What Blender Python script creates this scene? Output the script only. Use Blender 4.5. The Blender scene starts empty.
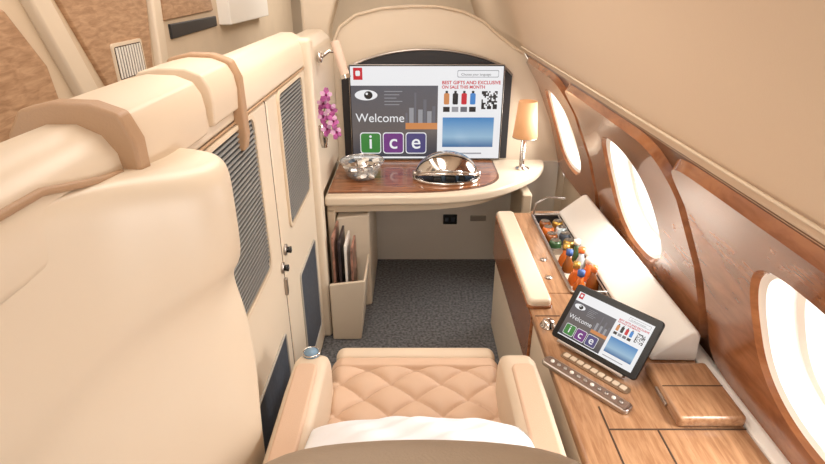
import bpy, bmesh, math, random
from mathutils import Vector, Matrix
random.seed(4)
S = bpy.context.scene
try:
    S.view_settings.view_transform = 'Standard'
except Exception as e:
    print(e)

# ---------------------------------------------------------------- materials
def srgb(r, g, b):
    def f(c):
        c /= 255.0
        return c/12.92 if c <= .04045 else ((c+.055)/1.055)**2.4
    return (f(r), f(g), f(b), 1)
def mat(name, col, rough=.5, metal=0, emit=0, coat=0, trans=0, bump=0, bscale=200, var=0, vscale=6, alpha=1):
    m = bpy.data.materials.new(name); m.use_nodes = True
    nt = m.node_tree; b = nt.nodes['Principled BSDF']
    c = srgb(*col)
    b.inputs['Base Color'].default_value = c
    b.inputs['Roughness'].default_value = rough
    b.inputs['Metallic'].default_value = metal
    b.inputs['Coat Weight'].default_value = coat
    b.inputs['Transmission Weight'].default_value = trans
    b.inputs['Alpha'].default_value = alpha
    if emit:
        b.inputs['Emission Color'].default_value = c
        b.inputs['Emission Strength'].default_value = emit
        b.inputs['Base Color'].default_value = (.01, .01, .01, 1)
    tc = nt.nodes.new('ShaderNodeTexCoord')
    if bump:
        n = nt.nodes.new('ShaderNodeTexNoise'); n.inputs['Scale'].default_value = bscale
        n.inputs['Detail'].default_value = 3
        nt.links.new(tc.outputs['Object'], n.inputs['Vector'])
        bp = nt.nodes.new('ShaderNodeBump'); bp.inputs['Strength'].default_value = bump
        bp.inputs['Distance'].default_value = .002
        nt.links.new(n.outputs['Fac'], bp.inputs['Height']); nt.links.new(bp.outputs['Normal'], b.inputs['Normal'])
    if var:
        n = nt.nodes.new('ShaderNodeTexNoise'); n.inputs['Scale'].default_value = vscale
        n.inputs['Detail'].default_value = 5
        nt.links.new(tc.outputs['Object'], n.inputs['Vector'])
        r = nt.nodes.new('ShaderNodeValToRGB')
        r.color_ramp.elements[0].position = .35; r.color_ramp.elements[1].position = .65
        r.color_ramp.elements[0].color = tuple(x*(1-var) for x in c[:3])+(1,)
        r.color_ramp.elements[1].color = tuple(min(1, x*(1+var)) for x in c[:3])+(1,)
        nt.links.new(n.outputs['Fac'], r.inputs['Fac']); nt.links.new(r.outputs['Color'], b.inputs['Base Color'])
    return m
def wood(name, c1, c2, scale=(18, 1.2, 18), rough=.25, coat=.4):
    m = mat(name, c1, rough, coat=coat); nt = m.node_tree; b = nt.nodes['Principled BSDF']
    tc = nt.nodes.new('ShaderNodeTexCoord'); mp = nt.nodes.new('ShaderNodeMapping')
    mp.inputs['Scale'].default_value = scale
    n = nt.nodes.new('ShaderNodeTexNoise'); n.inputs['Scale'].default_value = 3; n.inputs['Detail'].default_value = 8
    n.inputs['Roughness'].default_value = .6; n.inputs['Distortion'].default_value = .5
    r = nt.nodes.new('ShaderNodeValToRGB')
    r.color_ramp.elements[0].position = .36; r.color_ramp.elements[1].position = .64
    r.color_ramp.elements[0].color = srgb(*c1); r.color_ramp.elements[1].color = srgb(*c2)
    nt.links.new(tc.outputs['Object'], mp.inputs['Vector']); nt.links.new(mp.outputs['Vector'], n.inputs['Vector'])
    nt.links.new(n.outputs['Fac'], r.inputs['Fac']); nt.links.new(r.outputs['Color'], b.inputs['Base Color'])
    return m

CREAM = mat('cream_shell', (221, 205, 183), .38, var=.02, vscale=3)
CREAMD = mat('cream_panel', (215, 196, 171), .5, var=.03)
CEIL = mat('ceiling_cream', (216, 192, 166), .6, bump=.15, bscale=300)
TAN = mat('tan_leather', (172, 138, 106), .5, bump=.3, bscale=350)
HEADL = mat('headrest_leather', (160, 142, 122), .6, bump=.3, bscale=350)
SEATL = mat('seat_leather', (212, 180, 154), .5, bump=.25, bscale=400)
SEATC = mat('seat_cream', (214, 195, 172), .45)
WHITE = mat('white_satin', (240, 235, 227), .35)
LINEN = mat('white_linen', (238, 240, 246), .85, bump=.4, bscale=60)
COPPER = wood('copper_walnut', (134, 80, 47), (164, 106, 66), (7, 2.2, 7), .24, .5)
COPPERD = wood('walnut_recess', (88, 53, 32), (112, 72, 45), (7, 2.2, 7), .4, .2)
WOOD = wood('console_wood', (148, 106, 74), (184, 142, 106), (30, 3, 30), .3, .4)
WOODD = wood('desk_wood', (124, 75, 46), (168, 112, 74), (3, 24, 24), .22, .5)
WOODC = wood('aisle_wood', (158, 122, 92), (192, 156, 124), (6, 6, 30), .4, .1)
DARK = mat('dark_charcoal', (38, 38, 42), .45)
DARKB = mat('dark_bluegrey', (62, 68, 78), .6, var=.15, vscale=60)
LBACK = mat('louvre_backing', (34, 38, 46), .6)
BLACK = mat('black_plastic', (14, 14, 16), .25)
CHROME = mat('polished_chrome', (215, 210, 205), .12, 1)
STEEL = mat('brushed_steel', (180, 172, 165), .3, 1)
SLAT = mat('louvre_slat', (138, 137, 134), .5)
SLATL = mat('trim_grey', (165, 158, 148), .5)
GAP = mat('shadow_gap', (70, 50, 36), .8)
CARPET = mat('grey_carpet', (99, 99, 101), .95, var=.45, vscale=80, bump=1, bscale=120)
GLASS = mat('clear_glass', (235, 240, 240), .03, trans=.0, alpha=.28)
def pane_mat():
    m = bpy.data.materials.new('window_glass'); m.use_nodes = True; nt = m.node_tree
    nt.nodes.clear(); o = nt.nodes.new('ShaderNodeOutputMaterial'); t = nt.nodes.new('ShaderNodeBsdfTransparent')
    g = nt.nodes.new('ShaderNodeBsdfGlossy'); g.inputs['Roughness'].default_value = .05
    x = nt.nodes.new('ShaderNodeMixShader'); x.inputs[0].default_value = .06
    nt.links.new(t.outputs[0], x.inputs[1]); nt.links.new(g.outputs[0], x.inputs[2]); nt.links.new(x.outputs[0], o.inputs[0])
    return m
PANE = pane_mat()

# ---------------------------------------------------------------- helpers
def empty(name, mtx=None):
    e = bpy.data.objects.new(name, None); S.collection.objects.link(e); e.empty_display_size = .05
    if mtx is not None: e.matrix_world = mtx
    return e
def mesh(name, verts, faces, m, parent=None, smooth=False, bevel=0, seg=3, sub=0, solid=0, fix=True):
    me = bpy.data.meshes.new(name); me.from_pydata([tuple(v) for v in verts], [], faces)
    bm = bmesh.new(); bm.from_mesh(me)
    if fix: bmesh.ops.recalc_face_normals(bm, faces=bm.faces)
    bm.to_mesh(me); bm.free()
    o = bpy.data.objects.new(name, me); S.collection.objects.link(o)
    me.materials.append(m)
    if parent: o.parent = parent
    if solid:
        s = o.modifiers.new('so', 'SOLIDIFY'); s.thickness = solid; s.offset = 0
    if bevel:
        b = o.modifiers.new('bv', 'BEVEL'); b.width = bevel; b.segments = seg; b.limit_method = 'ANGLE'; b.angle_limit = math.radians(35)
    if sub:
        s = o.modifiers.new('ss', 'SUBSURF'); s.levels = sub; s.render_levels = sub
    if smooth or bevel or sub:
        for p in me.polygons: p.use_smooth = True
    if bevel:
        w = o.modifiers.new('wn', 'WEIGHTED_NORMAL'); w.keep_sharp = False
    return o
def boxdata(x0, x1, y0, y1, z0, z1):
    v = [(x, y, z) for x in (x0, x1) for y in (y0, y1) for z in (z0, z1)]
    f = [(0, 1, 3, 2), (4, 6, 7, 5), (0, 4, 5, 1), (2, 3, 7, 6), (0, 2, 6, 4), (1, 5, 7, 3)]
    return v, f
def box(name, b, m, parent=None, bevel=0, seg=3, **k):
    v, f = boxdata(*b); return mesh(name, v, f, m, parent, bevel=bevel, seg=seg, **k)
def multi(name, boxes, m, parent=None, **k):
    V, F = [], []
    for b in boxes:
        v, f = boxdata(*b); n = len(V); V += v; F += [tuple(i+n for i in q) for q in f]
    return mesh(name, V, F, m, parent, **k)
def prism(name, pts, axis, a0, a1, m, parent=None, **k):
    def mk(p, a):
        return {'z': (p[0], p[1], a), 'y': (p[0], a, p[1]), 'x': (a, p[0], p[1])}[axis]
    n = len(pts); V = [mk(p, a0) for p in pts]+[mk(p, a1) for p in pts]
    F = [tuple(range(n)), tuple(range(n, 2*n))]+[(i, (i+1) % n, n+(i+1) % n, n+i) for i in range(n)]
    return mesh(name, V, F, m, parent, **k)
def lathe(name, prof, c, m, parent=None, n=32, axis='z', smooth=True, sub=0):
    V, F = [], []
    for r, h in prof:
        for i in range(n):
            a = 2*math.pi*i/n; p = (r*math.cos(a), r*math.sin(a), h)
            if axis == 'x': p = (h, r*math.cos(a), r*math.sin(a))
            if axis == 'y': p = (r*math.cos(a), h, r*math.sin(a))
            V.append((c[0]+p[0], c[1]+p[1], c[2]+p[2]))
    for j in range(len(prof)-1):
        for i in range(n):
            F.append((j*n+i, j*n+(i+1) % n, (j+1)*n+(i+1) % n, (j+1)*n+i))
    if prof[0][0] > 1e-5: F.append(tuple(range(n)))
    if prof[-1][0] > 1e-5: F.append(tuple(range((len(prof)-1)*n, len(prof)*n)))
    return mesh(name, V, F, m, parent, smooth=smooth, sub=sub)
def tube(name, pts, r, m, parent=None, cyclic=False, smooth=True):
    cu = bpy.data.curves.new(name, 'CURVE'); cu.dimensions = '3D'; cu.bevel_depth = r; cu.bevel_resolution = 3; cu.use_fill_caps = True
    sp = cu.splines.new('POLY'); sp.points.add(len(pts)-1)
    for i, p in enumerate(pts): sp.points[i].co = (*p, 1)
    sp.use_cyclic_u = cyclic
    t = bpy.data.objects.new('t', cu); S.collection.objects.link(t)
    dg = bpy.context.evaluated_depsgraph_get(); me = bpy.data.meshes.new_from_object(t.evaluated_get(dg))
    bpy.data.objects.remove(t)
    o = bpy.data.objects.new(name, me); S.collection.objects.link(o); me.materials.clear(); me.materials.append(m)
    for p in me.polygons: p.use_smooth = smooth
    if parent: o.parent = parent
    return o
def text(name, s, size, loc, m, parent, align='LEFT', rot=None, bold=0):
    cu = bpy.data.curves.new(name, 'FONT'); cu.body = s; cu.size = size; cu.align_x = align; cu.offset = bold
    t = bpy.data.objects.new('t', cu); S.collection.objects.link(t)
    dg = bpy.context.evaluated_depsgraph_get(); me = bpy.data.meshes.new_from_object(t.evaluated_get(dg))
    bpy.data.objects.remove(t)
    o = bpy.data.objects.new(name, me); S.collection.objects.link(o); me.materials.clear(); me.materials.append(m)
    o.parent = parent; o.location = loc
    return o
def catmull(P, s):
    n = len(P)-1; x = max(0, min(.99999, s))*n; i = int(x); t = x-i
    p1, p2 = Vector(P[i]), Vector(P[i+1])
    p0 = Vector(P[i-1]) if i > 0 else 2*p1-p2
    p3 = Vector(P[i+2]) if i+2 <= n else 2*p2-p1
    return .5*((2*p1)+(p2-p0)*t+(2*p0-5*p1+4*p2-p3)*t*t+(3*p1-p0-3*p2+p3)*t**3)
def rrect(x0, x1, y0, y1, r, n=6):
    out = []
    for cx, cy, a0 in ((x1-r, y1-r, 0), (x0+r, y1-r, 90), (x0+r, y0+r, 180), (x1-r, y0+r, 270)):
        for i in range(n+1):
            a = math.radians(a0+90*i/n); out.append((cx+r*math.cos(a), cy+r*math.sin(a)))
    return out

# ---------------------------------------------------------------- room: floor
box('floor', (-3, .86, -1, 5, -.06, 0), CARPET)

# ---------------------------------------------------------------- right wall with windows
WP = [(.825, .55), (.79, .70), (.745, .84), (.67, 1.01), (.565, 1.17)]
def wmap(y, s, off=0):
    p = catmull(WP, s); t = (catmull(WP, min(.9999, s+.01))-catmull(WP, max(0, s-.01))).normalized()
    return Vector((p.x-t.y*off, y, p.y+t.x*off))
NR = 72
def ell(yc, hy, sc, hs, e=2.5):
    out = []
    for i in range(NR):
        a = 2*math.pi*i/NR; c, s = math.cos(a), math.sin(a)
        out.append((yc+hy*math.copysign(abs(c)**(2/e), c), sc+hs*math.copysign(abs(s)**(2/e), s)))
    return out
def rayrect(yc, sc, y0, y1, s0, s1, e=2):
    out = []
    for i in range(NR):
        a = 2*math.pi*i/NR; c, s = math.cos(a), math.sin(a)
        hy = (y1-yc) if c > 0 else (yc-y0); hs = (s1-sc) if s > 0 else (sc-s0)
        if e > 50:
            k = 1/max(abs(c), abs(s))
            out.append((yc+hy*c*k, sc+hs*s*k))
        else:
            out.append((yc+hy*math.copysign(abs(c)**(2/e), c), sc+hs*math.copysign(abs(s)**(2/e), s)))
    return out
WY = [(-.18, -1.0, .28), (.74, .28, 1.20), (1.66, 1.20, 2.12), (2.52, 2.12, 2.858)]
V, F = [], []
SC, HS, HY = .50, .30, .205
def ring(V, F, A, B, offA, offB, steps=6):
    base = len(V)
    for j in range(steps+1):
        t = j/steps
        for a, b in zip(A, B):
            V.append(wmap(a[0]+(b[0]-a[0])*t, a[1]+(b[1]-a[1])*t, offA+(offB-offA)*t))
    for j in range(steps):
        for i in range(NR):
            F.append((base+j*NR+i, base+j*NR+(i+1) % NR, base+(j+1)*NR+(i+1) % NR, base+(j+1)*NR+i))
wr = empty('wall_right')
for (yc, y0, y1) in WY:
    ring(V, F, ell(yc, HY, SC, HS), rayrect(yc, SC, y0, y1, -.005, 1, 99), 0, 0)
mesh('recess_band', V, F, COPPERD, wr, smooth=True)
for k, (yc, y0, y1) in enumerate(WY):
    V, F = [], []
    A = ell(yc, HY, SC, HS); R0, R1 = max(y0, -.64)+.012, y1-.012
    B = rayrect(yc, SC, R0, R1, .03, .985, 9)
    A2 = ell(yc, HY+.012, SC, HS+.016)
    B2 = rayrect(yc, SC, R0+.012, R1-.012, .048, .97, 9)
    ring(V, F, A, A2, .010, .022, 2); ring(V, F, A2, B2, .022, .022, 8); ring(V, F, B2, B, .022, .0, 3)
    mesh('window_surround_%d' % (k+1), V, F, COPPER, wr, smooth=True)
    wn = empty('window_%d' % (k+1))
    V, F = [], []
    ring(V, F, ell(yc, HY, SC, HS), ell(yc, HY-.012, SC, HS-.018), .012, .004, 2)
    ring(V, F, ell(yc, HY-.012, SC, HS-.018), ell(yc, HY-.03, SC, HS-.045), .004, -.045, 3)
    ring(V, F, ell(yc, HY-.03, SC, HS-.045), ell(yc, HY-.045, SC, HS-.06), -.045, -.05, 1)
    mesh('reveal', V, F, WHITE, wn, smooth=True)
    pts = ell(yc, HY-.03, SC, HS-.045); V = [wmap(a, b, -.05) for a, b in pts]; V.append(wmap(yc, SC, -.05))
    F = [(i, (i+1) % NR, NR) for i in range(NR)]
    mesh('pane', V, F, PANE, wn)
def strip(name, prof, y0, y1, m, parent=None, ny=2, smooth=True):
    V, F = [], []
    for j in range(ny+1):
        y = y0+(y1-y0)*j/ny
        for x, z in prof: V.append((x, y, z))
    n = len(prof)
    for j in range(ny):
        for i in range(n-1): F.append((j*n+i, j*n+i+1, (j+1)*n+i+1, (j+1)*n+i))
    return mesh(name, V, F, m, parent, smooth=smooth)
strip('lower_lining', [(.85, 0), (.85, .3), (.85, .5), (.842, .535), (.822, .556)], -1, 2.87, CREAM, wr)
strip('far_lining', [(.85, 0), (.85, .5)]+[tuple(catmull(WP, i/10)) for i in range(11)], 2.87, 5, CREAM, wr)
CP = [(.568, 1.165), (.553, 1.20), (.545, 1.21), (.51, 1.30), (.44, 1.47), (.33, 1.65), (.12, 1.84), (-.2, 1.95), (-1.0, 1.99), (-3, 2.0)]
cp = [tuple(catmull(CP[2:], i/30)) for i in range(31)]
strip('ceiling', [CP[0], CP[1]]+cp, -.7, 5, CEIL)
trim = empty('trim_1')
tube('highlight_strip', [(.548, y, 1.196) for y in (-.7, 1, 2.855)], .0035, CREAMD, trim)  # not a lamp: pale trim standing in for the highlight along the groove
box('wall_far', (-3, .85, 5, 5.05, 0, 2.0), CREAMD)
box('wall_aisle', (-3.05, -3, -1, 5, 0, 2.0), CREAMD)

# ---------------------------------------------------------------- back wall
wb = empty('wall_back')
out = [(-.42, 0), (-.42, 1.10), (-.405, 1.2), (-.36, 1.29), (-.28, 1.345), (-.15, 1.375), (.0, 1.385), (.13, 1.383), (.25, 1.36), (.35, 1.315), (.43, 1.25), (.50, 1.20), (.56, 1.165)]
prof = [tuple(catmull(WP, 1-i/10)) for i in range(11)]
prism('arched_panel', out+prof+[(.85, .5), (.85, 0)], 'y', 2.86, 2.90, CREAM, wb, bevel=.012)
tube('arch_trim', [(x, 2.855, z) for x, z in out[1:]], .008, CREAMD, wb)
arch = []
for i in range(25):
    t = i/24; x = -.365+t*.875
    arch.append((x, 1.06+.125*math.sin(math.pi*t)**.6 if 0 < t < 1 else 1.06))
prism('dark_alcove', [(-.365, .62)]+arch+[(.51, .62)], 'y', 2.842, 2.862, DARK, wb)
tube('alcove_trim', [(x, 2.84, z) for x, z in arch], .006, STEEL, wb)
KICK = mat('kick_panel_grey', (216, 209, 199), .55)
box('kick_panel', (-.42, .80, 2.835, 2.86, .0, .60), KICK, wb)
box('outlet_plate', (.175, .255, 2.827, 2.836, .23, .29), BLACK, wb, bevel=.003)
multi('outlet_holes', [(.187, .205, 2.823, 2.828, .25, .272), (.222, .24, 2.823, 2.828, .25, .272)], DARKB, wb)
box('vent_plate', (.33, .42, 2.827, 2.836, .25, .285), STEEL, wb, bevel=.003)

# ---------------------------------------------------------------- screens
def emat(n, c, s=.95):
    return mat(n, c, .25, emit=s)
E_W = emat('px_white', (238, 238, 240)); E_BG = emat('px_slate', (104, 104, 112)); E_R = emat('px_red', (200, 30, 45))
E_G = emat('px_green', (60, 130, 60)); E_P = emat('px_purple', (110, 50, 125)); E_V = emat('px_violet', (75, 70, 120))
E_K = emat('px_black', (22, 22, 26)); E_B = emat('px_blue', (60, 130, 200)); E_O = emat('px_orange', (205, 135, 80)); E_GR = emat('px_grey', (150, 150, 155))
def gradmat(name, c0, c1, h):
    m = emat(name, c0); nt = m.node_tree; b = nt.nodes['Principled BSDF']
    tc = nt.nodes.new('ShaderNodeTexCoord'); sp = nt.nodes.new('ShaderNodeSeparateXYZ'); r = nt.nodes.new('ShaderNodeValToRGB')
    nt.links.new(tc.outputs['Generated'], sp.inputs[0]); nt.links.new(sp.outputs['Y'], r.inputs['Fac'])
    r.color_ramp.elements[0].color = srgb(*c0); r.color_ramp.elements[1].color = srgb(*c1)
    e = r.color_ramp.elements.new(.35); e.color = srgb(*h)
    nt.links.new(r.outputs['Color'], b.inputs['Emission Color'])
    return m
E_SKY = gradmat('px_sky', (50, 100, 150), (60, 130, 190), (150, 185, 210))
E_DUSK = gradmat('px_dusk', (60, 62, 72), (88, 88, 96), (100, 92, 90))
def screen(parent, W, H):
    def R(n, x0, x1, y0, y1, m, z, r=0):
        x0, x1 = (x0-.5)*W, (x1-.5)*W; y0, y1 = (y0-.5)*H, (y1-.5)*H
        pts = rrect(x0, x1, y0, y1, r*W, 4) if r else [(x0, y0), (x1, y0), (x1, y1), (x0, y1)]
        return mesh(n, [(p[0], p[1], z) for p in pts], [tuple(range(len(pts)))], m, parent, fix=False)
    u = W*.0012
    def ELL(n, x, y, rx, ry, m, z):
        mesh(n, [((x-.5+rx*math.cos(i*math.pi/16))*W, (y-.5)*H+ry*W*math.sin(i*math.pi/16), z) for i in range(32)], [tuple(range(32))], m, parent, fix=False)
    R('page', 0, 1, 0, 1, E_W, u)
    R('logo', .02, .08, .86, .985, E_R, 2*u)
    R('logo_mark', .035, .065, .90, .955, E_W, 3*u, .008)
    R('hero', .0, .575, .02, .80, E_DUSK, 2*u)
    ELL('eye_white', .10, .70, .075, .034, E_W, 3*u)
    ELL('eye_iris', .115, .70, .028, .026, E_K, 4*u); ELL('eye_light', .105, .715, .008, .008, E_W, 5*u)
    text('welcome_text', 'Welcome', .135*H, (-.475*W, -.09*H, 3*u), E_W, parent)
    for i in range(5): R('text_line_%d' % i, .22, .34-.02*(i % 3), .735-.035*i, .743-.035*i, E_GR, 3*u)
    for i, (x, w, h) in enumerate([(.36, .014, .2), (.385, .03, .26), (.42, .012, .44), (.445, .03, .24), (.48, .02, .36), (.505, .03, .22), (.54, .02, .28)]):
        R('tower_%d' % i, x, x+w, .33, .33+h*.9, E_GR if i % 2 else E_BG, 2.5*u)
    R('horizon_glow', .36, .575, .33, .40, E_O, 2.7*u)
    for i, (l, m) in enumerate((('i', E_G), ('c', E_P), ('e', E_V))):
        x = .055+i*.155
        R('tile_edge_%d' % i, x-.005, x+.137, .055, .295, E_W, 3*u, .02)
        R('tile_%d' % i, x, x+.132, .065, .285, m, 4*u, .018)
        text('tile_letter_%d' % i, l, .23*H, ((x+.066-.5)*W, (.115-.5)*H, 5*u), E_W, parent, 'CENTER', bold=.001*W)
    R('search_box', .70, .97, .885, .96, E_GR, 2*u, .008); R('search_in', .703, .967, .892, .953, E_W, 3*u, .008)
    text('search_text', 'Choose your language', .035*H, (.225*W, .405*H, 4*u), E_K, parent)
    text('headline', 'BEST GIFTS AND EXCLUSIVE', .050*H, (.10*W, .315*H, 3*u), E_R, parent, bold=.0008*W)
    text('headline_2', 'ON SALE THIS MONTH', .045*H, (.10*W, .27*H, 3*u), E_R, parent, bold=.0008*W)
    for i in range(4):
        x = .615+i*.058
        R('product_%d' % i, x, x+.036, .60, .72, [E_O, E_K, E_R, E_B][i], 2*u, .008)
        R('product_cap_%d' % i, x+.01, x+.026, .72, .745, E_K, 2*u)
        R('product_row_%d' % i, x-.004, x+.04, .52, .575, [E_K, E_GR, E_BG, E_K][i], 2*u)
    V, Fc = [], []
    for i in range(11):
        for j in range(11):
            if random.random() < .5 or (i in (0, 10) and j < 3) or (j in (0, 10) and i < 3):
                x0 = (.865-.5+i*.0095)*W; y0 = (.55-.5+j*.0175)*H; n = len(V)
                V += [(x0, y0, 2*u), (x0+.0095*W, y0, 2*u), (x0+.0095*W, y0+.0175*H, 2*u), (x0, y0+.0175*H, 2*u)]; Fc.append((n, n+1, n+2, n+3))
    mesh('qr_pattern', V, Fc, E_K, parent, fix=False)
    R('sky_picture', .61, .955, .13, .46, E_SKY, 2*u)
    R('footer_text', .62, .88, .05, .065, E_GR, 2*u)

MW, MH = .79, .49
ang = math.radians(90-2)
tv = empty('television_screen', Matrix.Translation((.072, 2.80, .872)) @ Matrix.Rotation(ang, 4, 'X'))
prism('bezel', rrect(-MW/2, MW/2, -MH/2, MH/2, .008), 'z', -.028, 0, STEEL, tv, bevel=.002)
prism('bezel_front', rrect(-MW/2+.003, MW/2-.003, -MH/2+.003, MH/2-.003, .006), 'z', 0, .0006, BLACK, tv)
scr = empty('display'); scr.parent = tv; scr.location = (0, 0, .0006)
screen(scr, MW-.016, MH-.016)

# ---------------------------------------------------------------- desk
desk = empty('desk')
DZ = .62
DYB = 2.825
front = [(-.395, 2.25), (-.30, 2.255), (-.15, 2.262), (0, 2.268), (.12, 2.275), (.25, 2.30), (.36, 2.34), (.46, 2.41), (.55, 2.50), (.63, 2.60), (.68, 2.70), (.70, 2.76), (.705, DYB)]
fr = [tuple(catmull(front, i/40)) for i in range(41)]
prism('top', fr+[(-.395, DYB)], 'z', DZ-.045, DZ, CREAM, desk, bevel=.012)
inl = [(-.385, 2.30), (-.15, 2.305), (.05, 2.31), (.18, 2.33), (.30, 2.37), (.38, 2.43), (.42, 2.50), (.43, 2.56)]
il = [tuple(catmull(inl, i/24)) for i in range(25)]
prism('inlay_border', il+[(.43, 2.80), (-.385, 2.80)], 'z', DZ-.002, DZ+.0015, COPPERD, desk)
prism('inlay', [(x-.008 if x > 0 else x, y+.014) for x, y in il]+[(.422, 2.795), (-.385, 2.795)], 'z', DZ, DZ+.003, WOODD, desk)
under = [(x-.06 if x > 0 else x, y+.07) for x, y in fr[:-1]]
prism('underframe', [p for p in under if p[1] < DYB-.01]+[(.64, DYB), (-.39, DYB)], 'z', DZ-.10, DZ-.04, CREAMD, desk, bevel=.01)
box('bracket_left', (-.395, -.36, 2.30, DYB, 0, .53), CREAMD, desk, bevel=.006)
box('bracket_right', (.55, .60, 2.52, DYB, 0, .53), CREAMD, desk, bevel=.01)

# roll-top vanity
rt = empty('roll_top_vanity_box')
C0 = Vector((.165, 2.50, DZ+.003))
prism('tray_rim', [(C0.x+.165*math.cos(a), C0.y+.115*math.sin(a)) for a in [i*2*math.pi/40 for i in range(40)]], 'z', DZ+.0035, DZ+.018, CHROME, rt, bevel=.005)
prism('tray_inside', [(C0.x+.145*math.cos(a), C0.y+.095*math.sin(a)) for a in [i*2*math.pi/40 for i in range(40)]], 'z', DZ+.018, DZ+.020, BLACK, rt)
V, F = [], []
nu, nv = 28, 14
for j in range(nv+1):
    th = math.radians(18+72*j/nv*1.9)
    for i in range(nu+1):
        ph = math.pi*i/nu
        V.append((C0.x+.15*math.cos(ph), C0.y-.098*math.cos(th)*math.sin(ph), C0.z+.017+.118*math.sin(ph)*math.sin(th)))
for j in range(nv):
    for i in range(nu):
        F.append((j*(nu+1)+i, j*(nu+1)+i+1, (j+1)*(nu+1)+i+1, (j+1)*(nu+1)+i))
mesh('dome_cover', V, F, CHROME, rt, smooth=True, solid=.004)
tube('cover_rim', [V[i] for i in range(nu+1)], .006, CHROME, rt)
tube('cover_band', [V[5*(nu+1)+i] for i in range(nu+1)], .004, BLACK, rt)
lathe('hinge_l', [(.0, -.012), (.016, -.012), (.016, .012), (0, .012)], (C0.x-.152, C0.y, C0.z+.024), STEEL, rt, 20, 'x')
lathe('hinge_r', [(.0, -.012), (.016, -.012), (.016, .012), (0, .012)], (C0.x+.152, C0.y, C0.z+.024), STEEL, rt, 20, 'x')
multi('toiletries', [(.10, .14, 2.47, 2.51, DZ+.02, DZ+.06), (.16, .21, 2.48, 2.52, DZ+.02, DZ+.05), (.225, .255, 2.48, 2.51, DZ+.02, DZ+.055)], STEEL, rt, bevel=.004)

# glass bowl with wrapped sweets
bc = (-.245, 2.52, DZ+.003)
gb = empty('glass_bowl')
lathe('bowl', [(0, 0), (.06, 0), (.072, .01), (.10, .07), (.108, .085), (.103, .085), (.094, .07), (.066, .014), (0, .008)], bc, GLASS, gb, 36)
tube('bowl_rim', [(bc[0]+.106*math.cos(a), bc[1]+.106*math.sin(a), bc[2]+.085) for a in [i*math.pi/18 for i in range(36)]], .003, CHROME, gb, True)
V, F = [], []
for i in range(46):
    a = random.uniform(0, 6.28); r = .075*math.sqrt(random.random()); z = bc[2]+.022+random.uniform(0, .05)
    c = Vector((bc[0]+r*math.cos(a), bc[1]+r*math.sin(a), z)); M = Matrix.Rotation(random.uniform(0, 6), 3, 'Z') @ Matrix.Rotation(random.uniform(-1, 1), 3, 'X')
    n = len(V)
    for x in (-.022, -.012, .012, .022):
        w = .012 if abs(x) < .02 else .014; h = .009 if abs(x) < .02 else .001
        for y, zz in ((-w, -h), (w, -h), (w, h), (-w, h)): V.append(c+M @ Vector((x, y, zz)))
    for k in range(3):
        for q in range(4): F.append((n+k*4+q, n+k*4+(q+1) % 4, n+k*4+4+(q+1) % 4, n+k*4+4+q))
    F += [(n, n+1, n+2, n+3), (n+12, n+13, n+14, n+15)]
sw = mesh('wrapped_sweets', V, F, CHROME, gb)
sw.data.materials.append(mat('sweet_blue', (90, 105, 120), .3, .6)); sw.data.materials.append(WHITE)
for p in sw.data.polygons: p.material_index = (p.index//14) % 3

# table lamp
tl = empty('table_lamp'); L = (.565, 2.66, DZ)
lathe('base', [(0, 0), (.035, 0), (.035, .006), (.012, .012), (.007, .03), (.007, .2), (0, .2)], L, CHROME, tl)
SH = mat('lamp_shade', (235, 165, 105), .7, emit=.4)
SH.node_tree.nodes['Principled BSDF'].inputs['Base Color'].default_value = srgb(200, 155, 115)
lathe('shade', [(.062, .165), (.045, .345), (.043, .345), (.060, .165)], L, SH, tl)
lathe('bulb', [(0, .2), (.012, .2), (.02, .235), (.012, .265), (0, .27)], L, emat('bulb_glow', (255, 225, 180), 2), tl)
tube('shade_trim', [(L[0]+.062*math.cos(a), L[1]+.062*math.sin(a), L[2]+.165) for a in [i*math.pi/16 for i in range(32)]], .002, STEEL, tl, True)
tube('second_stem', [(L[0]-.02, L[1]-.03, DZ+.004), (L[0]-.02, L[1]-.03, DZ+.15), (L[0], L[1], DZ+.19)], .004, CHROME, tl)

# ---------------------------------------------------------------- left partition and doors
pl = empty('wall_left')
XI = -.40
box('core_panel', (-.50, -.425, .90, 2.855, 0, 1.25), CREAMD, pl)
fas = [(-.425, 1.20), (XI, 1.213), (XI, 1.25), (-.404, 1.285), (-.42, 1.310), (-.45, 1.325), (-.49, 1.325), (-.515, 1.31), (-.53, 1.28), (-.53, 1.0), (-.50, 1.0), (-.50, 1.20)]
prism('upper_fascia', fas, 'y', .90, 2.14, CREAM, pl, bevel=.008)
tube('fascia_seam', [(XI+.001, .92, 1.2095), (XI+.001, 2.05, 1.2095)], .0028, TAN, pl)
box('outer_skin', (-.53, -.505, .90, 2.855, 0, 1.02), CREAM, pl)
box('end_post', (-.425, -.372, 2.06, 2.13, 0, 1.31), CREAM, pl, bevel=.018, seg=4)
prism('rear_fascia', [(-.425, .62), (-.40, .63), (-.40, 1.15), (-.41, 1.24), (-.45, 1.28), (-.53, 1.28), (-.53, .62)], 'y', 2.14, 2.855, CREAM, pl, bevel=.01)
prism('rear_column', [(-.56, 0), (-.42, 0), (-.42, 1.28), (-.38, 1.40), (-.30, 1.52), (-.15, 1.65), (-.10, 1.75), (-.30, 1.85), (-.56, 1.9)], 'y', 2.91, 3.05, CREAM, pl, bevel=.02)

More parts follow.
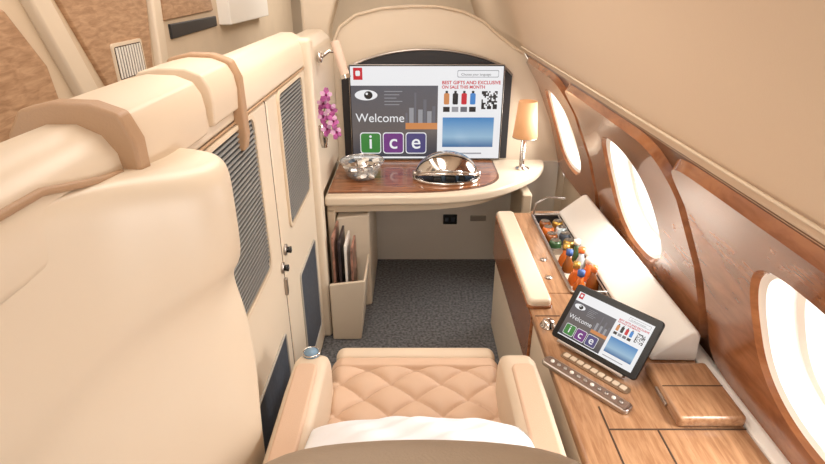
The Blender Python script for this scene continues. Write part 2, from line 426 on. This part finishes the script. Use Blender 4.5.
def door(name, y0, y1, ly0, ly1, py0, py1, pz0, pz1):
    d = empty(name)
    box('leaf', (-.425, XI, y0, y1, .02, 1.205), CREAM, d, bevel=.010)
    o1 = rrect(ly0-.012, ly1+.012, .760, 1.204, .035)
    i1 = rrect(ly0, ly1, .772, 1.194, .028)
    n = len(o1)
    V = [(XI+.000, *p) for p in o1]+[(XI+.007, *p) for p in o1]+[(XI+.007, *p) for p in i1]+[(XI-.004, *p) for p in i1]
    F = []
    for a, b in ((0, 1), (1, 2), (2, 3)):
        F += [(a*n+i, a*n+(i+1) % n, b*n+(i+1) % n, b*n+i) for i in range(n)]
    mesh('louvre_frame', V, F, CREAMD, d, smooth=False)
    prism('louvre_back', i1, 'x', XI-.002, XI+.0012, LBACK, d)
    bs = []; N = 34
    for i in range(N):
        z = .782+(1.184-.782)*i/(N-1)
        ins = .018 if (i < 2 or i > N-3) else .003
        bs.append((XI+.001, XI+.0055, ly0+ins, ly1-ins, z-.0022, z+.0022))
    multi('louvre_slats', bs, SLAT, d)
    prism('recess_panel', rrect(py0, py1, pz0, pz1, .015), 'x', XI-.002, XI+.0025, DARKB, d, bevel=.001)
    op = rrect(py0, py1, pz0, pz1, .015)
    tube('recess_trim', [(XI+.002, *p) for p in op], .004, SLATL, d, True)
    return d
d1 = door('door_1', .905, 1.478, 1.0, 1.33, 1.04, 1.40, .14, .50)
d2 = door('door_2', 1.486, 2.055, 1.61, 1.965, 1.67, 1.97, .14, .55)
for d, y, z in ((d1, 1.455, .70), (d2, 1.51, .735)):
    lathe('latch_plate', [(0, 0), (.018, 0), (.018, .006), (0, .008)], (XI, y, z), STEEL, d, 20, 'x')
    lathe('latch_knob', [(0, .006), (.009, .006), (.011, .02), (0, .023)], (XI, y, z), BLACK, d, 20, 'x')
box('pull_handle', (XI, XI+.01, 1.455, 1.47, .60, .66), STEEL, d1, bevel=.003)
box('leaf_gap', (-.42, XI-.003, 1.4775, 1.4865, .02, 1.20), GAP, pl)

def cap(name, y0, y1, tongue, zt, near):
    c = empty(name)
    pr = [(-.405, zt-.10), (-.388, zt-.095), (-.384, zt-.05), (-.388, zt-.02), (-.40, zt+.002), (-.43, zt+.014), (-.48, zt+.016), (-.52, zt+.008), (-.54, zt-.02), (-.545, zt-.09), (-.52, zt-.10)]
    prism('cover', pr, 'y', y0, y1, SEATC, c, bevel=.005)
    yy0, yy1 = (y0-.004, y0+.030) if near else (y1-.030, y1+.004)
    pr2 = [(-.405, tongue), (-.384, tongue+.004), (-.377, tongue+.04), (-.377, zt-.03), (-.392, zt+.008), (-.43, zt+.022), (-.48, zt+.024), (-.525, zt+.014), (-.548, zt-.02), (-.552, zt-.10), (-.50, zt-.10), (-.43, zt-.06), (-.405, zt-.08)]
    prism('strap', pr2, 'y', yy0, yy1, TAN, c, bevel=.006)
cap('partition_cap', .72, 1.01, 1.20, 1.33, True)
cap('partition_cap.001', 1.05, 1.235, 1.14, 1.335, False)

# near seat shell wing
CC = [(-.52, .895), (-.46, .895), (-.40, .89), (-.345, .885), (-.308, .868), (-.292, .83), (-.294, .78), (-.318, .725), (-.352, .675), (-.382, .62), (-.40, .55), (-.408, .42), (-.41, .2), (-.41, -.3)]
LV = [(.05, .87, .05), (.62, .87, .05), (.78, .93, .05), (.90, .92, .055), (.97, .86, .06), (1.01, .84, .055), (1.035, .90, .035), (1.06, .98, .008), (1.09, 1.0, 0), (1.15, 1.0, 0), (1.20, 1.0, 0), (1.225, .985, .005), (1.24, .93, .015), (1.247, .82, .03), (1.248, .6, .05), (1.248, .0, .06)]
V, F = [], []
for z, k, dy in LV:
    for i, (x, y) in enumerate(CC):
        back = 1 if i >= 5 else 0
        w = max(0, min(1, (i-6)/5))
        kk = k+(1-k)*w*.65 if k >= .8 else k
        xx = -.53+(x+.53)*kk
        zz = z+(.045*w*max(0, (z-1.0)/.248))
        V.append((xx, y+dy*back*(1-w)-(0 if back else dy*.2), zz))
n = len(CC)
for j in range(len(LV)-1):
    for i in range(n-1): F.append((j*n+i, j*n+i+1, (j+1)*n+i+1, (j+1)*n+i))
shell = empty('seat_shell_wing')
mesh('shell', V, F, CREAM, shell, smooth=True, sub=2)
prism('shell_rail', fas, 'y', .15, .895, CREAM, shell, bevel=.008)
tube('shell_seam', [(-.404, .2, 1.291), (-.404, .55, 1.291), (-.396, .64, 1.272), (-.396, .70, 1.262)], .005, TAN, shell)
box('shell_outer_skin', (-.53, -.505, .15, .895, 0, 1.02), CREAM, shell)

# aisle partition in background
ap = empty('aisle_partition'); AX = -.95
box('body', (-1.15, AX, .3, 4.6, 0, 1.62), CREAMD, ap, bevel=.02)
def para(nm, pts, d, m, bev=.006): prism(nm, pts, 'x', AX-.005, AX+d, m, ap, bevel=bev)
para('wood_panel_1', [(.6, 1.0), (1.48, 1.0), (1.44, 1.30), (1.34, 1.44), (.6, 1.44)], .012, WOODC)
para('frame_bar_1', [(1.34, 1.62), (1.42, 1.62), (1.72, 1.0), (1.63, 1.0)], .03, CREAM, .01)
para('wood_panel_2', [(1.50, 1.55), (2.10, 1.55), (2.02, 1.19), (1.72, 1.17)], .012, WOODC)
para('frame_bar_2', [(2.10, 1.60), (2.17, 1.60), (2.12, 1.16), (2.05, 1.16)], .03, CREAM, .01)
para('wood_panel_3', [(2.22, 1.55), (2.70, 1.55), (2.75, 1.37), (2.2, 1.36)], .012, WOODC)
para('dark_monitor', [(2.24, 1.29), (2.78, 1.30), (2.78, 1.345), (2.24, 1.345)], .010, DARK, .004)
para('white_shelf', [(2.84, 1.30), (3.6, 1.30), (3.6, 1.52), (2.84, 1.52)], .06, WHITE)
para('dark_niche', [(3.65, 1.40), (4.0, 1.40), (4.0, 1.52), (3.65, 1.52)], .02, DARK)
prism('vent_frame', rrect(1.76, 1.96, 1.20, 1.32, .01), 'x', AX+.012, AX+.018, CREAM, ap)
prism('vent_back', rrect(1.77, 1.95, 1.21, 1.31, .008), 'x', AX+.018, AX+.019, GAP, ap)
multi('vent_slats', [(AX+.018, AX+.022, 1.775+i*.0175, 1.783+i*.0175, 1.213, 1.307) for i in range(10)], WHITE, ap)

# ---------------------------------------------------------------- literature rack
rk = empty('magazine_rack')
prism('housing', [(-.355, 2.30), (-.205, 2.34), (-.205, 2.82), (-.355, 2.82)], 'z', 0, .50, CREAM, rk, bevel=.01)
prism('pocket', [(-.365, .0), (-.235, .0), (-.205, .31), (-.215, .31), (-.245, .02), (-.365, .02)], 'y', 2.06, 2.30, CREAM, rk, bevel=.004)
prism('pocket_front', [(-.365, .0), (-.235, .0), (-.205, .31), (-.365, .29)], 'y', 2.045, 2.06, CREAM, rk, bevel=.006)
MG = [mat('magazine_cover', (150, 110, 95), .4, var=.5, vscale=18), mat('magazine_dark', (60, 50, 52), .4, var=.4, vscale=20), WHITE]
for i in range(4):
    x = -.35+i*.025
    box('magazine' if i == 0 else 'magazine.%03d' % i, (x, x+.010, 2.085+.01*i, 2.27, .03, .50-.025*i), MG[i % 3], rk, bevel=.001)

# reading lamp
rl = empty('reading_lamp')
lathe('mount', [(0, 0), (.022, 0), (.022, .015), (.01, .02), (0, .02)], (-.40, 2.38, 1.205), CHROME, rl, 20, 'x')
tube('arm', [(-.385, 2.38, 1.205), (-.35, 2.38, 1.23), (-.31, 2.38, 1.225)], .007, CHROME, rl)
tube('head', [(-.325, 2.38, 1.27), (-.285, 2.36, 1.13)], .020, mat('lamp_head', (222, 196, 178), .35), rl)
tube('head_ring', [(-.287, 2.361, 1.137), (-.283, 2.359, 1.122)], .022, CHROME, rl)

# orchid in wall vase
orc = empty('orchid_plant')
lathe('vase', [(0, 0), (.012, 0), (.02, .05), (.024, .09), (.02, .09), (.01, .01), (0, .01)], (-.372, 2.22, .86), CHROME, orc, 20)
GRN = mat('leaf_green', (70, 105, 50), .5); PINK = mat('orchid_pink', (160, 70, 135), .5, var=.35, vscale=60); PINKC = mat('orchid_centre', (110, 20, 75), .5); PALE = mat('orchid_pale', (205, 160, 195), .5)
tube('stem', [(-.372, 2.22, .92), (-.365, 2.21, 1.0), (-.352, 2.20, 1.06), (-.335, 2.19, 1.09)], .0025, GRN, orc)
tube('stem_2', [(-.372, 2.22, .92), (-.36, 2.2, .97), (-.34, 2.18, .99), (-.325, 2.17, .96)], .0025, GRN, orc)
V, F, V2, F2 = [], [], [], []
for c in [(-.345, 2.18, 1.085), (-.36, 2.19, 1.05), (-.325, 2.17, 1.03), (-.362, 2.18, 1.0), (-.32, 2.16, .985), (-.350, 2.17, .95), (-.31, 2.16, .94)]:
    c = Vector(c); nrm = Vector((.5+random.uniform(-.3, .3), -1, .3+random.uniform(-.3, .3))).normalized()
    q = nrm.to_track_quat('Z', 'Y').to_matrix(); a0 = random.uniform(0, 1)
    for k in range(5):
        a = a0+k*2*math.pi/5; n0 = len(V); r = .030 if k % 2 else .025
        e = Vector((math.cos(a), math.sin(a), 0)); f = Vector((-math.sin(a), math.cos(a), 0))
        for p in (Vector((0, 0, 0)), e*r*.5+f*r*.42+Vector((0, 0, .004)), e*r+f*r*.2, e*r-f*r*.2, e*r*.5-f*r*.42+Vector((0, 0, .004))): V.append(c+q @ p)
        F.append(tuple(range(n0, n0+5)))
    n0 = len(V2)
    for p in ((.006, 0, .006), (0, .006, .006), (-.006, 0, .006), (0, -.007, .006), (0, 0, .014)): V2.append(c+q @ Vector(p))
    F2 += [(n0+i, n0+(i+1) % 4, n0+4) for i in range(4)]
po = mesh('petals', V, F, PINK, orc, fix=False); po.data.materials.append(PALE)
for p in po.data.polygons: p.material_index = 1 if p.index % 5 in (0, 2) else 0
mesh('flower_centres', V2, F2, PINKC, orc)

# ---------------------------------------------------------------- side console
cs = empty('side_console')
CZ = .57
prism('body', [(.375, .35), (.375, 2.17), (.40, 2.20), (.80, 2.24), (.822, .35)], 'z', 0, CZ-.035, CREAM, cs, bevel=.012)
MBX0, MBX1, MBY0, MBY1 = .525, .655, 1.52, 2.16
box('top_near', (.37, .765, .36, MBY0, CZ-.035, CZ), WOOD, cs, bevel=.008)
box('top_side', (.37, MBX0, MBY0, 2.20, CZ-.035, CZ), WOOD, cs, bevel=.006)
box('top_end', (MBX0, .765, MBY1, 2.22, CZ-.035, CZ), WOOD, cs, bevel=.006)
box('top_rear', (MBX1, .765, MBY0, MBY1, CZ-.035, CZ), WOOD, cs)
box('side_wood', (.366, .377, 1.40, 2.19, CZ-.20, CZ-.01), WOODD, cs, bevel=.004)
prism('window_ledge', [(.765, CZ-.04), (.765, CZ+.004), (.79, CZ+.010), (.812, CZ+.0), (.815, CZ-.04)], 'y', .36, 2.22, WHITE, cs, bevel=.005)
prism('arm_pad', rrect(.362, .435, 1.43, 2.15, .018), 'z', CZ, CZ+.030, CREAM, cs, bevel=.010, seg=4)
prism('arm_pad_trim', rrect(.358, .439, 1.425, 2.155, .02), 'z', CZ, CZ+.008, WOODD, cs)
prism('open_lid', [(.640, CZ+.002), (.636, CZ+.016), (.730, CZ+.094), (.748, CZ+.098), (.760, CZ+.08), (.765, CZ+.0)], 'y', 1.17, 2.17, WHITE, cs, bevel=.016, seg=4)
tube('lid_gasket', [(.631, 1.19, CZ+.006), (.631, 2.15, CZ+.006)], .003, STEEL, cs)
for nm, b in (('lid_seam_1', (.45, .762, .925, .929, CZ, CZ+.001)), ('lid_seam_2', (.558, .562, .37, .925, CZ, CZ+.001)), ('lid_seam_3', (.375, .45, 1.385, 1.389, CZ, CZ+.001)), ('lid_seam_4', (.446, .45, .37, 1.0, CZ, CZ+.001))):
    box(nm, b, GAP, cs)
box('raised_compartment', (.605, .762, .93, 1.13, CZ, CZ+.032), WOOD, cs, bevel=.010)
box('compartment_seam', (.61, .757, 1.035, 1.038, CZ+.032, CZ+.033), GAP, cs)
box('compartment_catch', (.60, .606, .99, 1.05, CZ+.010, CZ+.020), STEEL, cs, bevel=.002)
lathe('rotary_knob', [(0, 0), (.024, 0), (.024, .004), (.018, .006), (.017, .018), (.012, .021), (0, .021)], (.402, 1.335, CZ), CHROME, cs, 28)
lathe('knob_small', [(0, 0), (.012, 0), (.012, .004), (0, .007)], (.47, 1.62, CZ), STEEL, cs, 24)
lathe('knob_small_2', [(0, 0), (.012, 0), (.012, .004), (0, .007)], (.48, 1.75, CZ), STEEL, cs, 24)

# minibar
mb = empty('minibar')
multi('well', [(MBX0, MBX0+.004, MBY0, MBY1, CZ-.16, CZ), (MBX1-.004, MBX1, MBY0, MBY1, CZ-.16, CZ), (MBX0, MBX1, MBY0, MBY0+.004, CZ-.16, CZ), (MBX0, MBX1, MBY1-.004, MBY1, CZ-.16, CZ), (MBX0, MBX1, MBY0, MBY1, CZ-.164, CZ-.16)], DARK, mb)
tube('frame', [(x, y, CZ+.005) for x, y in rrect(MBX0-.004, MBX1+.0, MBY0-.004, MBY1+.004, .012)], .006, STEEL, mb, True)
tube('frame_upper', [(MBX0, MBY1, CZ+.005), (MBX0+.0, MBY1-.03, CZ+.07), (MBX0+.06, MBY1+.01, CZ+.085), (MBX1, MBY1, CZ+.08)], .005, STEEL, mb)
box('divider', (MBX0+.01, MBX1-.01, 1.86, 1.868, CZ-.15, CZ-.01), STEEL, mb)
OR = mat('orange_juice', (225, 115, 45), .25, coat=.5); AMB = mat('amber_drink', (140, 78, 30), .2, coat=.5); GRG = mat('green_bottle', (60, 90, 55), .2, coat=.5)
LBL = mat('label_blue', (60, 90, 150), .5); GOLD = mat('gold_foil', (200, 160, 80), .3, .8); CLR = mat('water_bottle', (200, 212, 215), .15, coat=.6)
bott = [(.565, 1.58, OR), (.618, 1.60, AMB), (.566, 1.65, OR), (.618, 1.67, OR), (.567, 1.72, AMB), (.616, 1.74, CLR), (.566, 1.79, OR), (.617, 1.81, GRG)]
def bottle(i, x, y, m, tilt=0):
    b = empty('bottle' if i == 0 else 'bottle.%03d' % i, Matrix.Translation((x, y, CZ-.125)) @ Matrix.Rotation(tilt, 4, 'X') @ Matrix.Scale(1.08, 4))
    b.parent = mb
    lathe('glass', [(0, 0), (.019, 0), (.021, .006), (.021, .09), (.018, .11), (.009, .13), (.009, .145), (0, .145)], (0, 0, 0), m, b, 24)
    lathe('label', [(.0216, .03), (.0216, .085)], (0, 0, 0), [LBL, WHITE, GOLD][i % 3], b, 24)
    lathe('cap', [(0, .145), (.0115, .145), (.0115, .163), (0, .164)], (0, 0, 0), [LBL, OR, GOLD, WHITE][i % 4], b, 20)
for i, (x, y, m) in enumerate(bott): bottle(i, x, y, m, random.uniform(-.10, .10))
for i in range(8):
    x = .56+(i % 2)*.055; y = 1.90+(i//2)*.062
    cn = empty('drink_can' if i == 0 else 'drink_can.%03d' % i); cn.parent = mb
    mm = [GRG, GOLD, AMB, DARKB, OR, CLR, AMB, GOLD][i]
    lathe('can', [(0, 0), (.021, .002), (.024, .008), (.024, .1), (.019, .11), (0, .108)], (x, y, CZ-.10), mm, cn, 24)
    lathe('can_lid', [(0, .1085), (.018, .1105)], (x, y, CZ-.10), STEEL, cn, 24)

# tablet on stand
bl, br = Vector((.393, 1.27, CZ+.016)), Vector((.557, 1.072, CZ+.016))
ex = (br-bl).normalized(); hz = Vector((-ex.y, ex.x, 0)); a = math.radians(50)
ey = (hz*math.cos(a)+Vector((0, 0, math.sin(a)))).normalized(); ez = ex.cross(ey)
TW, TH = .258, .168
ctr = (bl+br)/2+ey*TH/2+ex*.0
Mx = Matrix((ex, ey, ez)).transposed().to_4x4(); Mx.translation = ctr
tb = empty('tablet_computer', Mx)
prism('case', rrect(-TW/2, TW/2, -TH/2, TH/2, .01), 'z', -.012, 0, BLACK, tb, bevel=.003)
sc2 = empty('display'); sc2.parent = tb; sc2.location = (0, -.003, .0006)
screen(sc2, TW-.034, TH-.034)
prism('rest_lip', [(-.10, -TH/2-.008), (.10, -TH/2-.008), (.10, -TH/2+.0), (-.10, -TH/2+.0)], 'z', -.014, .008, STEEL, tb, bevel=.002)
prism('stand_leg', [(-.05, -.08), (.05, -.08), (.04, .03), (-.04, .03)], 'z', -.05, -.012, STEEL, tb, bevel=.003)

def orient(c, tilt=0):
    M = Matrix((ex, hz, Vector((0, 0, 1)))).transposed().to_4x4(); M.translation = c; return M
rc = empty('remote_control', orient(Vector((.435, 1.075, CZ))))
prism('body', rrect(-.125, .125, -.019, .019, .012), 'z', 0, .014, STEEL, rc, bevel=.004)
prism('face', rrect(-.117, .117, -.014, .014, .008), 'z', .014, .0148, mat('remote_face', (120, 100, 88), .3), rc)
for i in range(11):
    lathe('button_%d' % i, [(0, .0148), (.0055, .0148), (.005, .018), (0, .0185)], (-.10+i*.02, 0, 0), STEEL if i % 3 else WHITE, rc, 14)
rp = empty('control_panel', orient(Vector((.475, 1.125, CZ))))
prism('plate', rrect(-.10, .10, -.014, .014, .01), 'z', 0, .004, mat('panel_bronze', (150, 125, 100), .35, .6), rp, bevel=.001)
for i in range(9):
    x = -.085+i*.021; prism('key_%d' % i, rrect(x-.008, x+.008, -.008, .008, .003), 'z', .004, .0065, SEATC, rp)

# ---------------------------------------------------------------- seat
st = empty('lounge_armchair')
nx, ny = 160, 180
V, F = [], []
X0, X1, Y0, Y1 = -.243, .262, .62, 1.335
for j in range(ny+1):
    for i in range(nx+1):
        x = X0+(X1-X0)*i/nx; y = Y0+(Y1-Y0)*j/ny
        z = .445
        if y < 1.275:
            k = 14.0
            aa = (x-.01)*k+ (y-1.275)*k*1.15; bb = (x-.01)*k-(y-1.275)*k*1.15
            z += .028*min(1, (abs(math.sin(aa*math.pi/2))*abs(math.sin(bb*math.pi/2)))**.30)
        else:
            t = (y-1.275)/.06; z += .022*(1-t**4)**.5*min(1, t*6+.1) if t < 1 else 0
        ed = min((x-X0)/.035, (X1-x)/.035, 1); z -= .03*(1-ed)**2
        V.append((x, y, z))
for j in range(ny):
    for i in range(nx):
        F.append((j*(nx+1)+i, j*(nx+1)+i+1, (j+1)*(nx+1)+i+1, (j+1)*(nx+1)+i))
mesh('quilted_cushion', V, F, SEATL, st, smooth=True)
box('cushion_base', (X0, X1, Y0, Y1, .28, .442), SEATL, st, bevel=.02)
box('front_roll', (X0+.005, X1-.005, 1.335, 1.40, .25, .455), SEATC, st, bevel=.028, seg=5)
box('pedestal', (-.22, .24, .5, 1.28, 0, .28), DARKB, st, bevel=.02)
def arm(nm, xa, xb, flip):
    prof_ = [(.35, .30), (.35, .60), (.42, .632), (1.00, .630), (1.12, .622), (1.165, .60), (1.185, .56), (1.185, .45), (1.16, .30)]
    prism(nm+'_body', prof_, 'x', xa, xb, SEATC, st, bevel=.026, seg=5)
    prism(nm+'_pad', rrect(xa+.016, xb-.016, .45, 1.08, .02), 'z', .626, .640, SEATL, st, bevel=.008)
arm('armrest_left', -.305, -.218, 0); arm('armrest_right', .228, .318, 1)
lathe('control_dial', [(0, 0), (.022, 0), (.022, .004), (.016, .006), (.015, .010), (0, .011)], (-.262, 1.135, .622), mat('dial_blue', (120, 150, 175), .3), st, 28)
tube('dial_ring', [(-.262+.021*math.cos(q), 1.135+.021*math.sin(q), .628) for q in [i*math.pi/14 for i in range(28)]], .002, CHROME, st, True)
def slab(nm, pts, m, x0, x1, bev):
    prism(nm, pts, 'x', x0, x1, m, st, bevel=bev, seg=5)
slab('backrest', [(.58, .42), (.64, .44), (.41, .93), (.36, .95), (.30, .93)], SEATL, -.25, .265, .03)
# headrest with crowned top
V, F = [], []
hp = [(.28, .875), (.37, .855), (.415, .955), (.415, 1.05), (.39, 1.105), (.35, 1.128), (.30, 1.113), (.27, 1.055)]
xs = [-.205, -.195, -.14, -.065, .01, .085, .16, .215, .225]
for x in xs:
    u = (x-.01)/.215; sc = (1-abs(u)**4*.5)
    for y, z in hp: V.append((x, .34+(y-.34)*sc, .99+(z-.99)*(sc if abs(u) > .9 else 1)-.03*u*u))
n = len(hp)
for j in range(len(xs)-1):
    for i in range(n): F.append((j*n+i, j*n+(i+1) % n, (j+1)*n+(i+1) % n, (j+1)*n+i))
F += [tuple(range(n)), tuple(range((len(xs)-1)*n, len(xs)*n))]
mesh('headrest', V, F, HEADL, st, smooth=True, sub=2)

# pillow
pw = empty('pillow')
nu, nv = 48, 30
V, F = [], []
PW, PH = .50, .30
Pc = Vector((.015, .785, .650)); pt = math.radians(25)
pey = Vector((0, math.cos(pt), -math.sin(pt))); pez = Vector((0, math.sin(pt), math.cos(pt)))
for side in (1, -1):
    for j in range(nv+1):
        for i in range(nu+1):
            u = -1+2*i/nu; v = -1+2*j/nv
            th = ((1-abs(u)**3.5)*(1-abs(v)**2.6))**.5*.045
            wr_ = (.005*math.sin(u*9+v*4)+.004*math.sin(u*17-v*11+1))*(1-u*u)*(1-v*v)
            sx = PW/2*(1-.05*(1-v*v)*abs(u)); sy = PH/2*(1-.08*u*u)
            p = Pc+Vector((u*sx, 0, 0))+pey*(v*sy)+pez*(side*th+wr_-.008*u*u)
            V.append(p)
N1 = (nu+1)*(nv+1)
for s_ in (0, 1):
    for j in range(nv):
        for i in range(nu):
            q = (s_*N1+j*(nu+1)+i, s_*N1+j*(nu+1)+i+1, s_*N1+(j+1)*(nu+1)+i+1, s_*N1+(j+1)*(nu+1)+i)
            F.append(q if s_ == 0 else q[::-1])
o = mesh('pillowcase', V, F, LINEN, pw, smooth=True, fix=False)
bm = bmesh.new(); bm.from_mesh(o.data); bmesh.ops.remove_doubles(bm, verts=bm.verts, dist=.0005); bmesh.ops.recalc_face_normals(bm, faces=bm.faces); bm.to_mesh(o.data); bm.free()

# ---------------------------------------------------------------- lights
def area(name, loc, rot, size, sizey, e, col):
    l = bpy.data.lights.new(name, 'AREA'); l.shape = 'RECTANGLE'; l.size = size; l.size_y = sizey; l.energy = e; l.color = col
    o = bpy.data.objects.new(name, l); S.collection.objects.link(o); o.location = loc; o.rotation_euler = [math.radians(r) for r in rot]
    return o
area('ceiling_fill', (-.12, 1.75, 1.84), (8, 0, 0), .4, 1.8, 14, (1, .93, .84))  # unseen area lamp added under the ceiling to light the suite
area('aisle_fill', (-.75, 1.8, 1.92), (0, 10, 0), .3, 3, 10, (1, .93, .85))  # added fill above the aisle, no fitting behind it
area('rear_fill', (.1, -.5, 1.7), (62, 0, 0), .8, .5, 7, (1, .94, .87))  # added fill lamp behind the camera, out of view
area('front_fill', (-.1, 3.9, 1.85), (0, 0, 0), 1.0, .8, 22, (1, .94, .86))  # unseen lamp added to brighten the ceiling area beyond the arch
for i, y in enumerate((.74, 1.66, 2.52)):
    area('window_daylight_%d' % (i+1), (.95, y, .92), (0, 70, 0), .4, .4, 12, (1, .98, .94))
w = bpy.data.worlds.new('World'); S.world = w; w.use_nodes = True
bg = w.node_tree.nodes['Background']; bg.inputs[0].default_value = (1, .98, .95, 1); bg.inputs[1].default_value = 1.4

# ---------------------------------------------------------------- camera
cam = bpy.data.cameras.new('camera'); co = bpy.data.objects.new('camera', cam); S.collection.objects.link(co)
cam.lens = 540/825*36; cam.sensor_width = 36; cam.clip_start = .02
co.location = (0, 0, 1.5); co.rotation_euler = (math.radians(65), 0, 0)
S.camera = co
